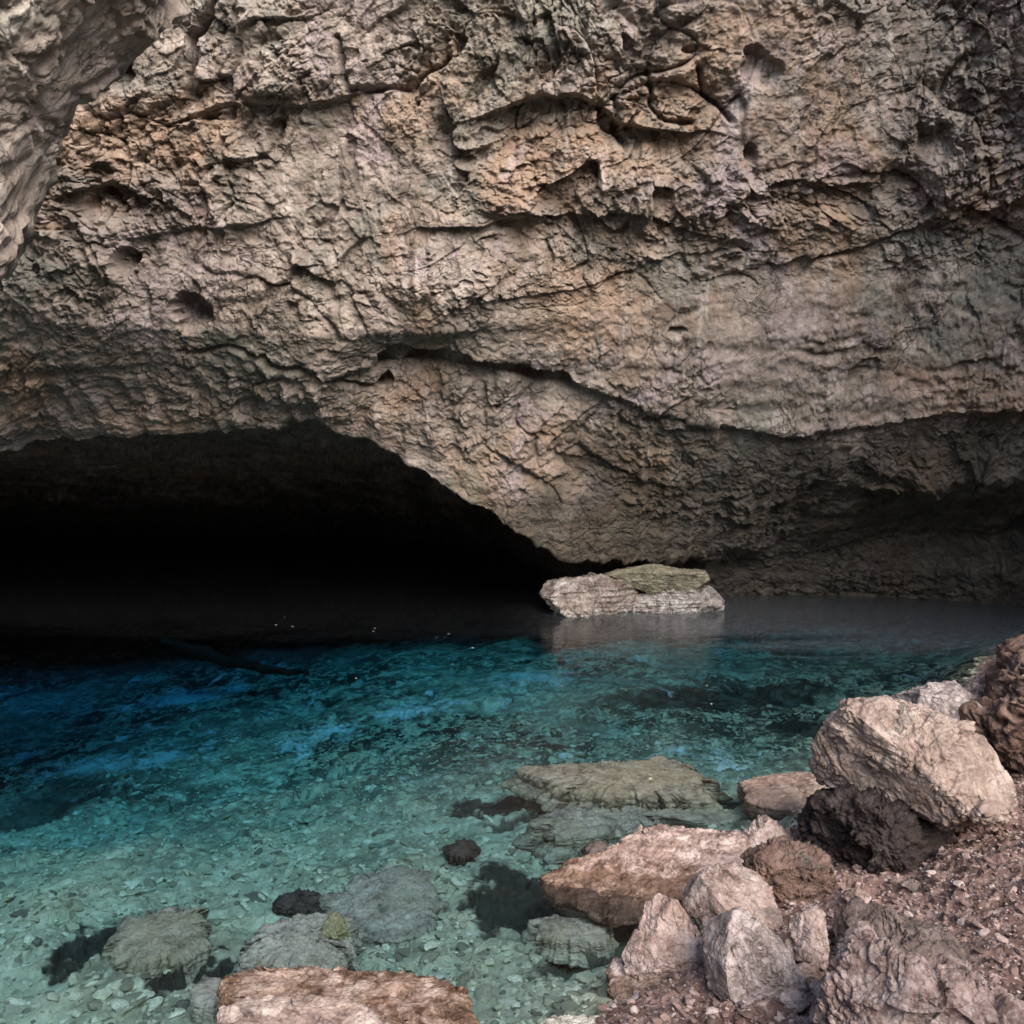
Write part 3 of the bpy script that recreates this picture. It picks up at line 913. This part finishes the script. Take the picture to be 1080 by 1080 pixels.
def boulder(name, label, cat, outline, Y, depth, mat, seed, cuts=(), rough=1.0, sub=7, p=2.6, nfacets=14, back=0.0, group=None, grain=1.0, sink=0.0, straight=False, focus=None, strata=0.0):
    """outline: the rock's silhouette (image points) at distance Y; depth: its half thickness along the line of sight"""
    pts = np.asarray(outline, float)
    c, th, r = radial(pts)
    if Y is None:                         # seat the rock where its foot meets the bank
        Y = ground_hit(c[0], pts[:, 1].max() - 4) + 0.45 * depth
    cen = project(c[0], c[1], Y + back)
    ax = cen - np.array([0, 0, CAM_H])
    dist = np.linalg.norm(ax)
    ax /= dist
    if straight:
        ax = np.array([0.0, 1.0, 0.0])
    rt = np.cross(ax, [0, 0, 1])
    rt /= np.linalg.norm(rt)
    up = np.cross(rt, ax)
    sc = dist / math.hypot(FPX, math.hypot(c[0] - 540, c[1] - HOR))      # metres per pixel at that distance
    if straight:
        sc = Y / FPX
    d, f = ico(sub)
    if focus is not None:                 # crowd the mesh towards the side that is seen
        d = d + np.array(focus)
        d = d / np.linalg.norm(d, axis=1)[:, None]
    lat = np.hypot(d[:, 0], d[:, 1])
    th_v = np.arctan2(-d[:, 1], d[:, 0])                               # image y runs down
    rr = np.interp(th_v, np.append(th, math.pi), np.append(r, r[0])) * sc
    s = (lat ** p + np.abs(d[:, 2]) ** p) ** (-1 / p)
    loc = np.stack([rr * lat * s * d[:, 0] / (lat + 1e-9), rr * lat * s * d[:, 1] / (lat + 1e-9), depth * d[:, 2] * s], 1)
    v = loc[:, :1] * rt + loc[:, 1:2] * up + loc[:, 2:] * ax
    rng = np.random.RandomState(seed)
    cl = list(cuts)
    for k in range(nfacets):
        a = rng.normal(size=3)
        if k % 2:
            a = a - 0.9 * ax                                        # every other face looks towards the viewer's side
        a = a / np.linalg.norm(a)
        flat = abs(a @ ax)
        cl.append((a, 0.62 + 0.2 * rng.rand() if flat > 0.5 else 0.86 + 0.1 * rng.rand()))
    for a, fr in cl:
        a = np.asarray(a, float)
        a = a / np.linalg.norm(a)
        t = v @ a
        h = fr * t.max()
        v = v - np.where(t > h, (t - h) * 0.94, 0)[:, None] * a
    size = float(np.mean(r)) * sc
    v = relief(v, f, size, seed, rough, grain, strata)
    v = v + cen
    v[:, 2] -= sink
    return make(name, label, cat, v, f, mat, group)


def slab(name, label, cat, outline, z, thick, mat, seed, gx=0.0, gy=0.0, rough=1.0, sub=7, p=6.0, group=None, grain=1.0, strata=1.0, taper=0.8, jag=0.10):
    """outline: the slab's top face (image points) lying in the plane z + gx*dX + gy*dY; thick: its thickness downwards"""
    o = np.asarray(outline, float)
    c0 = o.mean(0)
    Yc = (CAM_H - z) * FPX / (c0[1] - HOR)
    Xc = Yc * (c0[0] - 540) / FPX
    k = (o[:, 0] - 540) / FPX
    Yv = (z - CAM_H - gx * Xc - gy * Yc) / ((HOR - o[:, 1]) / FPX - gx * k - gy)
    pts = np.stack([Yv * k, Yv], 1)
    c, th, r = radial(pts)
    d, f = ico(sub)
    lat = np.hypot(d[:, 0], d[:, 1])
    th_v = np.arctan2(d[:, 1], d[:, 0])
    rr = np.interp(th_v, np.append(th, math.pi), np.append(r, r[0]))
    cj = np.stack([np.cos(th_v) * 2.3, np.sin(th_v) * 2.3, np.full(len(th_v), seed * 1.7)], 1).astype(np.float32)
    rr = rr * (1 + jag * (fracture(cj, seed)[0] + 0.5 * fbm(cj * 3, 3, seed)))
    s = (lat ** p + np.abs(d[:, 2]) ** p) ** (-1 / p)
    zz = d[:, 2] * s                                                    # -1 .. 1
    shrink = np.where(zz < 0, 1 + (taper - 1) * (-zz), 1.0)
    x = rr * lat * s * shrink * d[:, 0] / (lat + 1e-9)
    y = rr * lat * s * shrink * d[:, 1] / (lat + 1e-9)
    v = np.stack([x, y, (zz - 1) * thick / 2], 1)
    size = float(np.mean(r))
    v = relief(v, f, size * 0.7, seed, rough * 0.8, grain, strata)
    v[:, 2] += z + gx * (v[:, 0] + c[0] - Xc) + gy * (v[:, 1] + c[1] - Yc)
    v[:, 0] += c[0]
    v[:, 1] += c[1]
    return make(name, label, cat, v, f, mat, group)


# --- the bank on the right
boulder('boulder', 'big tan boulder perched above a dark hollow on the right bank', 'boulder',
        [(863, 800), (866, 772), (878, 757), (905, 748), (935, 741), (962, 746), (985, 752), (1010, 764), (1030, 778), (1048, 806),
         (1057, 832), (1040, 848), (1012, 858), (990, 862), (965, 852), (930, 846), (900, 842), (875, 836), (862, 822)],
        5.5, 0.50, M_TAN, 11, cuts=[((-0.1, -0.75, 0.65), 0.74), ((0.55, -0.6, 0.5), 0.82), ((-0.75, -0.65, -0.1), 0.80)], rough=0.62, sub=8, nfacets=5, p=3.4, grain=1.3)
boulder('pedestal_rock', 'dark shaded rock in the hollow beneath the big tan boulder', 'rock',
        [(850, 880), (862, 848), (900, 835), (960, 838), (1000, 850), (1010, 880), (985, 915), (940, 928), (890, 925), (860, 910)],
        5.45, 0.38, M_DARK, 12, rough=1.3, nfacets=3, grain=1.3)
boulder('boulder', 'pink flat-topped rock behind the big tan boulder', 'boulder',
        [(940, 745), (955, 735), (985, 724), (1010, 720), (1030, 730), (1042, 752), (1040, 790), (1000, 800), (960, 790)],
        6.6, 0.40, M_SHORE, 13, rough=0.68)
boulder('boulder', 'pale speckled rock wedged between pink rock and brown rock at right edge', 'boulder',
        [(1003, 738), (1030, 716), (1060, 707), (1078, 718), (1080, 770), (1050, 800), (1015, 790)],
        6.7, 0.35, M_JAG, 14, rough=0.90)
boulder('boulder', 'large brown rock cut off by the right edge', 'boulder',
        [(1056, 752), (1064, 722), (1078, 690), (1120, 665), (1200, 655), (1260, 740), (1250, 860), (1150, 870), (1085, 832), (1050, 815), (1018, 792), (1012, 768), (1040, 760)],
        6.2, 0.55, M_BROWN, 15, rough=0.8, sub=8, nfacets=5)
slab('shore_slab', 'pale flat slab with rusty wet edge dipping into the water', 'rock slab',
     [(567, 922), (600, 905), (640, 893), (672, 872), (695, 862), (730, 870), (780, 872), (790, 890), (800, 905), (770, 928), (720, 947), (680, 960), (648, 970), (610, 955), (585, 945)],
     0.07, 0.11, M_SHORE, 21, gx=0.06, gy=0.24, rough=0.55, sub=8, grain=1.7, jag=0.08, taper=0.7)
boulder('rock', 'small pointed rock at the right end of the pale flat slab', 'rock',
        [(785, 880), (795, 866), (806, 861), (822, 870), (838, 882), (832, 896), (805, 902), (788, 898)],
        None, 0.16, M_SHORE, 22, rough=1.0, sub=6)
boulder('rock', 'dark crumbly rock in shadow left of the hollow', 'rock',
        [(788, 930), (794, 908), (812, 893), (840, 890), (868, 900), (884, 928), (872, 950), (832, 952), (800, 945)],
        None, 0.25, M_BROWN, 23, rough=1.5, p=3.5, nfacets=12, grain=1.2, cuts=[((0.1, -0.5, 0.85), 0.68)])
boulder('rock', 'rounded grey-pink rock at the back of the three shore rocks', 'rock',
        [(722, 948), (735, 930), (755, 918), (778, 914), (800, 922), (815, 945), (828, 978), (822, 998), (780, 1000), (745, 990), (725, 965)],
        None, 0.28, M_SHORE, 24, cuts=[((-0.75, -0.6, 0.1), 0.70), ((0.5, -0.6, 0.6), 0.75)], rough=0.60)
boulder('rock', 'angular pink rock at the front of the three shore rocks', 'rock',
        [(740, 985), (760, 972), (778, 965), (800, 975), (822, 990), (838, 1010), (850, 1032), (838, 1050), (800, 1058), (770, 1055), (748, 1045), (743, 1010)],
        None, 0.26, M_SHORE, 25, cuts=[((-0.95, -0.3, 0.05), 0.68), ((0.35, -0.6, 0.7), 0.70), ((0.1, -0.95, 0.0), 0.75)], rough=0.60)
boulder('rock', 'craggy pointed rock at the left of the three shore rocks', 'rock',
        [(655, 1010), (672, 985), (680, 956), (695, 949), (714, 953), (732, 975), (748, 998), (750, 1024), (728, 1036), (690, 1036), (662, 1026)],
        None, 0.22, M_SHORE, 26, cuts=[((-0.6, -0.6, 0.5), 0.74), ((0.5, -0.7, 0.4), 0.76)], rough=0.64)
slab('shore_slab', 'low wet slab at the water under the craggy pointed rock', 'rock slab',
     [(638, 1030), (648, 1008), (675, 1000), (720, 1005), (750, 1020), (748, 1050), (715, 1066), (680, 1066), (652, 1050)],
     0.06, 0.16, M_SHORE, 34, gx=0.05, gy=0.12, rough=0.55, grain=1.6)
boulder('rock', 'small pale upright stone beside the angular pink rock on gravel', 'rock',
        [(832, 985), (842, 968), (858, 958), (870, 968), (874, 995), (868, 1018), (848, 1020), (834, 1008)],
        None, 0.12, M_SHORE, 27, rough=1.0, sub=6)
CH = 'angular chips beside the pink rocks'
for k, (cx, cy, rx, ry) in enumerate([(822, 1040, 17, 12), (850, 1028, 15, 13), (866, 1046, 14, 10), (838, 1056, 16, 9), (905, 948, 15, 9), (965, 935, 12, 7)]):
    poly = [(cx + rx * math.cos(t) * (1 + 0.25 * math.sin(3 * t + k)), cy + ry * math.sin(t) * (1 + 0.25 * math.cos(2 * t + k))) for t in np.linspace(0, 6.28, 9)[:-1]]
    boulder('rock_chip', ['angular chip leaning on the angular pink rock', 'pale upright chip in the gap before the brown ridge', 'small chip touching the jagged grey rock',
                          'low chip at the foot of the angular pink rock', 'flat chip lying on the gravel below the dark hollow', 'lone chip on the open gravel below the big tan boulder'][k],
            'stone', poly, None, 0.06, M_SHORE, 200 + k, rough=1.0, sub=5, nfacets=10, p=3.0, group=CH)
slab('shore_slab', 'low rough slab at the bottom edge below the three shore rocks', 'rock slab',
     [(700, 1075), (730, 1055), (780, 1052), (840, 1055), (870, 1075), (860, 1120), (780, 1140), (710, 1120)],
     0.10, 0.25, M_SLAB, 28, rough=1.1, grain=1.6)
boulder('rock', 'brown ridge of rock half buried in the gravel', 'rock',
        [(872, 1000), (880, 975), (905, 962), (940, 965), (975, 972), (1010, 985), (1015, 1010), (970, 1025), (900, 1022)],
        None, 0.22, M_BROWN, 29, rough=1.1)
boulder('rock', 'jagged grey rock in the bottom right corner', 'rock',
        [(868, 1040), (885, 1018), (915, 1008), (950, 1015), (1000, 1018), (1045, 1030), (1078, 1050), (1095, 1110), (1050, 1135), (900, 1135), (866, 1100)],
        None, 0.35, M_JAG, 30, rough=1.05, sub=8, grain=1.1)

# --- slabs on the left foreground
slab('shore_slab', 'long reddish layered slab above the water at the bottom left', 'rock slab',
     [(237, 1018), (260, 1014), (300, 1015), (400, 1016), (450, 1023), (490, 1036), (502, 1056), (492, 1078), (440, 1115), (300, 1130), (225, 1110), (240, 1060), (230, 1038)],
     0.07, 0.20, M_SLAB, 31, rough=0.40, sub=8, grain=1.8)
slab('rock_plate', 'broken reddish plate lying on the long layered slab', 'rock slab',
     [(232, 1056), (270, 1046), (330, 1044), (380, 1052), (412, 1074), (405, 1120), (300, 1140), (225, 1130)],
     0.18, 0.13, M_SLAB, 32, rough=0.5, sub=7, grain=1.6)

# --- rocks under or just breaking the water
SUB = 'rocks under the clear water'
slab('drowned_slab', 'long grey slab just under the surface in the middle of the pool', 'rock slab',
     [(553, 808), (580, 803), (640, 800), (700, 797), (728, 802), (752, 822), (745, 835), (700, 837), (640, 838), (600, 832), (570, 820)],
     -0.02, 0.22, M_GREY, 41, rough=0.50, p=5.0, taper=1.25, grain=1.6, jag=0.22, group=SUB)
slab('drowned_slab', 'short tan slab at the water edge left of the big boulder', 'rock slab',
     [(780, 822), (800, 815), (840, 811), (868, 814), (872, 840), (850, 851), (815, 849), (790, 842)],
     0.035, 0.25, M_TAN, 42, rough=0.5, group=SUB)
slab('drowned_slab', 'broad sunken slab below the long grey slab', 'rock slab',
     [(555, 862), (600, 848), (680, 843), (760, 848), (790, 858), (760, 868), (700, 862), (640, 876), (590, 882)],
     -0.14, 0.22, M_GREY, 43, rough=0.65, p=5.0, taper=1.25, grain=1.6, jag=0.22, group=SUB)
slab('drowned_slab', 'small grey sunken slab under the tip of the pale flat slab', 'rock slab',
     [(560, 968), (585, 962), (620, 966), (645, 975), (635, 990), (600, 993), (572, 985)],
     -0.13, 0.15, M_GREY, 44, rough=0.59, p=5.0, taper=1.25, grain=1.6, jag=0.22, sub=6, group=SUB)
slab('drowned_rock', 'pale sunken rock carrying a yellow algae tuft', 'rock',
     [(245, 1005), (255, 985), (290, 965), (325, 958), (362, 962), (372, 990), (360, 1012), (300, 1020)],
     -0.12, 0.22, M_GREY, 45, rough=0.78, p=5.0, taper=1.25, grain=1.6, jag=0.22, group=SUB)
boulder('algae_tuft', 'lumpy pale yellow algae tuft on the pale sunken rock', 'algae',
        [(340, 975), (350, 964), (362, 968), (368, 990), (364, 1006), (348, 1010), (338, 995)],
        5.08, 0.10, M_ALGAE, 46, rough=1.6, sub=6)
slab('drowned_rock', 'grey sunken rock casting the dark shadow at the far left', 'rock',
     [(118, 985), (135, 962), (175, 950), (212, 955), (222, 985), (200, 1008), (150, 1015), (122, 1006)],
     -0.17, 0.22, M_GREY, 47, rough=0.78, p=5.0, taper=1.25, grain=1.6, jag=0.22, group=SUB)
slab('drowned_slab', 'wide greyish sunken slab right of the yellow algae tuft', 'rock slab',
     [(345, 950), (370, 925), (410, 912), (452, 915), (462, 950), (450, 980), (400, 990), (360, 975)],
     -0.23, 0.15, M_GREY, 48, rough=0.71, p=5.0, taper=1.25, grain=1.6, jag=0.22, group=SUB)
slab('drowned_rock', 'small dark shadow patch beside the wide greyish slab', 'rock',
     [(285, 950), (300, 938), (325, 935), (345, 948), (335, 957), (305, 958)],
     -0.26, 0.1, M_BROWN, 49, rough=1.2, p=3.5, sub=6, jag=0.4, group=SUB)  # dark stone put in where only a shadow lies
slab('drowned_rock', 'grey stone breaking the surface at the bottom edge centre', 'rock',
     [(558, 1080), (575, 1068), (610, 1065), (640, 1068), (655, 1082), (640, 1110), (580, 1112)],
     0.05, 0.3, M_GREY, 50, rough=0.9, group=SUB)
slab('drowned_rock', 'small black sunken stone left of the pale flat slab', 'rock',
     [(470, 893), (480, 885), (497, 883), (503, 892), (490, 900), (475, 900)],
     -0.24, 0.1, M_BROWN, 51, rough=1.2, p=3.5, sub=6, jag=0.4, group=SUB)
slab('drowned_rock', 'dark stone breaking the surface behind the pale flat slab', 'rock',
     [(614, 888), (625, 882), (642, 883), (648, 892), (632, 897), (618, 896)],
     0.03, 0.2, M_BROWN, 52, rough=1.4, p=2.5, sub=6, group=SUB)
slab('drowned_rock', 'pale sunken rock at the bottom left under the shallow water', 'rock',
     [(200, 1040), (215, 1025), (235, 1030), (240, 1048), (225, 1060), (205, 1056)],
     -0.1, 0.2, M_GREY, 53, rough=1.0, sub=6, group=SUB)

# --- the islet by the back wall
boulder('islet_rock', 'pale craggy rock at the left end of the islet by the cave wall', 'rock',
        [(571, 626), (578, 616), (600, 611), (625, 608), (648, 611), (668, 620), (682, 634), (678, 650), (600, 652), (586, 645)],
        16.1, 0.9, M_ISLET, 61, rough=0.75, strata=0.9, p=3.6, nfacets=10, grain=1.2, cuts=[((-0.1, -0.6, 0.8), 0.72)])
boulder('islet_slab', 'greenish flat slab lying on top of the islet by the cave wall', 'rock slab',
        [(636, 608), (650, 602), (690, 595), (715, 600), (742, 601), (747, 611), (736, 622), (690, 628), (664, 618)],
        16.5, 0.9, M_GREEN, 62, p=5, cuts=[((0, -0.5, 0.85), 0.8), ((0.1, -0.95, -0.15), 0.75)], rough=0.35, nfacets=2, grain=2, strata=1.0)
boulder('islet_rock', 'grey block under the greenish slab of the islet', 'rock',
        [(660, 630), (690, 624), (735, 620), (742, 636), (735, 652), (680, 652), (662, 646)],
        16.4, 0.6, M_ISLET, 63, rough=0.8, strata=0.9, p=4.5, nfacets=8, grain=1.4)
boulder('islet_rock', 'small pointed stone at the right end of the islet', 'rock',
        [(733, 648), (738, 626), (744, 617), (753, 622), (764, 634), (760, 648)],
        16.2, 0.35, M_ISLET, 64, rough=0.8, sub=6)

# --- sunken branch far out in the blue water
def branch():
    pts = [(172, 676), (195, 682), (220, 692), (250, 700), (285, 707), (325, 710)]
    rad = [0.06, 0.09, 0.11, 0.09, 0.06, 0.03]
    c = []
    for px, py in pts:
        Y = (CAM_H + 0.62) * FPX / (py - HOR)
        c.append(project(px, py, Y))
    c = np.array(c)
    t = np.linspace(0, len(c) - 1, 90)
    cc = np.stack([np.interp(t, range(len(c)), c[:, k]) for k in range(3)], 1)
    rr = np.interp(t, range(len(c)), rad)
    ph = np.linspace(0, 2 * math.pi, 24, endpoint=False)
    tan = np.gradient(cc, axis=0)
    tan /= np.linalg.norm(tan, axis=1)[:, None]
    sd = np.cross(tan, [0, 0, 1])
    sd /= np.linalg.norm(sd, axis=1)[:, None]
    up = np.cross(sd, tan)
    v = cc[:, None] + rr[:, None, None] * (np.cos(ph)[None, :, None] * sd[:, None] + np.sin(ph)[None, :, None] * up[:, None])
    v = v.reshape(-1, 3)
    f = grid_faces(90, 24, wrap=True)
    v = v + 0.05 * np.stack([fbm(v * 3 + k * 9, 3, 300 + k) for k in range(3)], 1)
    o = make('sunken_branch', 'dark bent branch lying sunken in the blue water at the far left', 'branch', v, f, M_BRANCH)


M_BRANCH = rock_material('waterlogged_wood', (0.004, 0.004, 0.003), (0.009, 0.008, 0.006), (0.016, 0.014, 0.011), (0.008, 0.007, 0.005), 0.4, 0.6)
branch()

# ------------------------------------------------------------------ loose stones too many to count
def scatter(name, mat, spots, sizes, seed, flat=0.6):
    rng = np.random.RandomState(seed)
    bv, bf = ico(2)
    n = len(spots)
    lob = 1 + 0.22 * rng.normal(size=(n, 3, 1))
    V = np.repeat(bv[None], n, 0) * lob.transpose(0, 2, 1)
    # chop each stone with three random planes so that it has facets
    for k in range(5):
        a = rng.normal(size=(n, 3))
        a /= np.linalg.norm(a, axis=1)[:, None]
        t = np.einsum('nvk,nk->nv', V, a)
        h = (0.35 + 0.4 * rng.rand(n))[:, None]
        V -= np.where(t > h, t - h, 0)[..., None] * a[:, None]
    V[..., 2] *= flat
    A = rng.rand(n) * 6.283
    ca, sa = np.cos(A)[:, None], np.sin(A)[:, None]
    x = V[..., 0] * ca - V[..., 1] * sa
    y = V[..., 0] * sa + V[..., 1] * ca
    tx = rng.normal(size=(n, 1)) * 0.25
    z = V[..., 2] + tx * x
    P = np.stack([x, y, z], -1) * np.asarray(sizes)[:, None, None] + spots[:, None]
    f = (bf[None] + (np.arange(n) * len(bv))[:, None, None]).reshape(-1, 3)
    o = build(name, P.reshape(-1, 3), f, mat)
    o.data.polygons.foreach_set('use_smooth', np.zeros(len(f), bool))
    o['kind'] = 'stuff'
    return o


def stone_material(name, cols, rough=0.85):
    m = N(name)
    geo = m.n('ShaderNodeNewGeometry')
    c = m.ramp(geo.outputs['Random Per Island'], cols)
    v = geo.outputs['Position']
    nz = m.noise(v, 60.0, 5, 0.7)
    c = m.mix(m.ramp(nz, [(0.4, 0.6), (0.6, 0.0)]), c, m.mix(0.6, c, (0.03, 0.02, 0.02)))
    b = m.n('ShaderNodeBsdfPrincipled')
    b.inputs['Roughness'].default_value = rough
    m.link(c, b.inputs['Base Color'])
    m.link(m.bump(nz, 0.6, 0.006), b.inputs['Normal'])
    m.link(b.outputs[0], m.out.inputs['Surface'])
    return m.m


rng = np.random.RandomState(5)
n = 60000
gx = rng.uniform(0.3, 6.5, n)
gy = 3.0 + 6.5 * rng.rand(n) ** 1.5
zz, ss = base_height(gx, gy)
clump = fbm(np.stack([gx * 1.6, gy * 1.6, gx * 0], 1), 3, 400)
ok = (ss > -0.05) & (clump + rng.normal(size=n) * 0.35 > -0.35)
gx, gy = gx[ok], gy[ok]
gz = ground_height(gx, gy)
size = 0.004 + 0.022 * rng.rand(len(gx)) ** 12 + 0.007 * rng.rand(len(gx))
M_GRAVEL = stone_material('gravel_stones', [(0.0, (0.08, 0.046, 0.036)), (0.5, (0.19, 0.12, 0.096)), (0.8, (0.29, 0.20, 0.17)), (1.0, (0.46, 0.365, 0.32))])
scatter('gravel', M_GRAVEL, np.stack([gx, gy, gz + size * 0.3], 1), size, 6)

n = 30000
gy = 3.6 + 8.0 * rng.rand(n) ** 1.6
gx = (rng.uniform(-0.62, 0.45, n)) * gy
zz, ss = base_height(gx, gy)
clump = fbm(np.stack([gx * 0.9, gy * 0.9, gx * 0], 1), 3, 410)
ok = (ss < -0.02) & (pits(gx, gy)[1] < 0.25) & (clump + rng.normal(size=n) * 0.3 > -0.1)
gx, gy = gx[ok], gy[ok]
gz = ground_height(gx, gy)
size = 0.009 + 0.045 * rng.rand(len(gx)) ** 8 + 0.013 * rng.rand(len(gx))
keep = gz + size < -0.03
M_RUBBLE = stone_material('lake_stones', [(0.0, (0.15, 0.15, 0.11)), (0.35, (0.42, 0.43, 0.29)), (0.75, (0.62, 0.63, 0.44)), (1.0, (0.82, 0.82, 0.64))])
scatter('lake_bed_rubble', M_RUBBLE, np.stack([gx, gy, gz + size * 0.15], 1)[keep], size[keep], 8, 0.4)

# flecks of leaf litter floating on the far water
n = 34
fy = rng.uniform(8.5, 16.0, n)
fx = rng.uniform(-0.35, 0.55, n) * fy
ok = base_height(fx, fy)[1] < -0.4
M_FLECK = stone_material('pale_flecks', [(0.0, (0.20, 0.17, 0.10)), (1.0, (0.55, 0.52, 0.44))])
scatter('floating_flecks', M_FLECK, np.stack([fx, fy, fx * 0 + 0.003], 1)[ok], rng.uniform(0.008, 0.022, n)[ok], 9, 0.12)

# ------------------------------------------------------------------ near overhang, upper left
def overhang():
    out = [(205, -5), (178, 14), (150, 38), (122, 62), (100, 90), (78, 120), (60, 150), (50, 185), (44, 220), (32, 258), (14, 300), (0, 305), (-60, 270),
           (-220, 300), (-520, 260), (-700, -100), (-600, -600), (-150, -700), (200, -600), (330, -250)]
    out = [(x - 62, y - 18) for x, y in out]
    o = boulder('rock_overhang', 'x', 'x', out, 5.6, 1.5, M_OVER, 81, cuts=[((0.50, -0.82, 0.22), 0.45)], rough=0.20, sub=8, p=3.0, nfacets=0, grain=4.0, straight=True, focus=(0.45, -0.35, -0.62))
    del o['label'], o['category']
    o['kind'] = 'structure'


M_OVER = cave_material('overhang_lit_limestone', 1.75)  # cave limestone paled, the light on the overhang put into its colour
overhang()

# ------------------------------------------------------------------ camera, light, world
cam = bpy.data.cameras.new('camera')
cam.sensor_width = 36.0
cam.lens = 36.0 * FPX / 1080.0
cam.shift_y = -(540 - HOR) / 1080.0
cam.clip_start = 0.05
cam.clip_end = 1000
co = bpy.data.objects.new('camera', cam)
co.location = (0, 0, CAM_H)
co.rotation_euler = (math.radians(90), 0, 0)
COL.objects.link(co)
scene.camera = co

SUN_EL = math.radians(31)
SUN_AZ = math.radians(158)          # clockwise from +Y (the view direction), seen from above
L = np.array([math.sin(SUN_AZ) * math.cos(SUN_EL), math.cos(SUN_AZ) * math.cos(SUN_EL), math.sin(SUN_EL)])
sd = bpy.data.lights.new('sun', 'SUN')
sd.energy = 3.1
sd.angle = math.radians(48)
sd.color = (1.0, 0.945, 0.89)
so = bpy.data.objects.new('sun', sd)
from mathutils import Vector
so.rotation_euler = Vector(L).to_track_quat('Z', 'Y').to_euler()
so.location = (12, -14, 20)
COL.objects.link(so)

wd = bpy.data.worlds.new('World')
scene.world = wd
wd.use_nodes = True
nt = wd.node_tree
bg = nt.nodes['Background']
sky = nt.nodes.new('ShaderNodeTexSky')
sky.sky_type = 'NISHITA'
sky.sun_disc = False
sky.sun_elevation = SUN_EL
sky.sun_rotation = SUN_AZ
nt.links.new(sky.outputs[0], bg.inputs['Color'])
bg.inputs['Strength'].default_value = 0.15

scene.view_settings.view_transform = 'Standard'
scene.view_settings.look = 'None'
scene.view_settings.exposure = 1.65
scene.view_settings.gamma = 1.0
scene.cycles.transparent_max_bounces = 12
scene.cycles.max_bounces = 8
scene.cycles.diffuse_bounces = 4
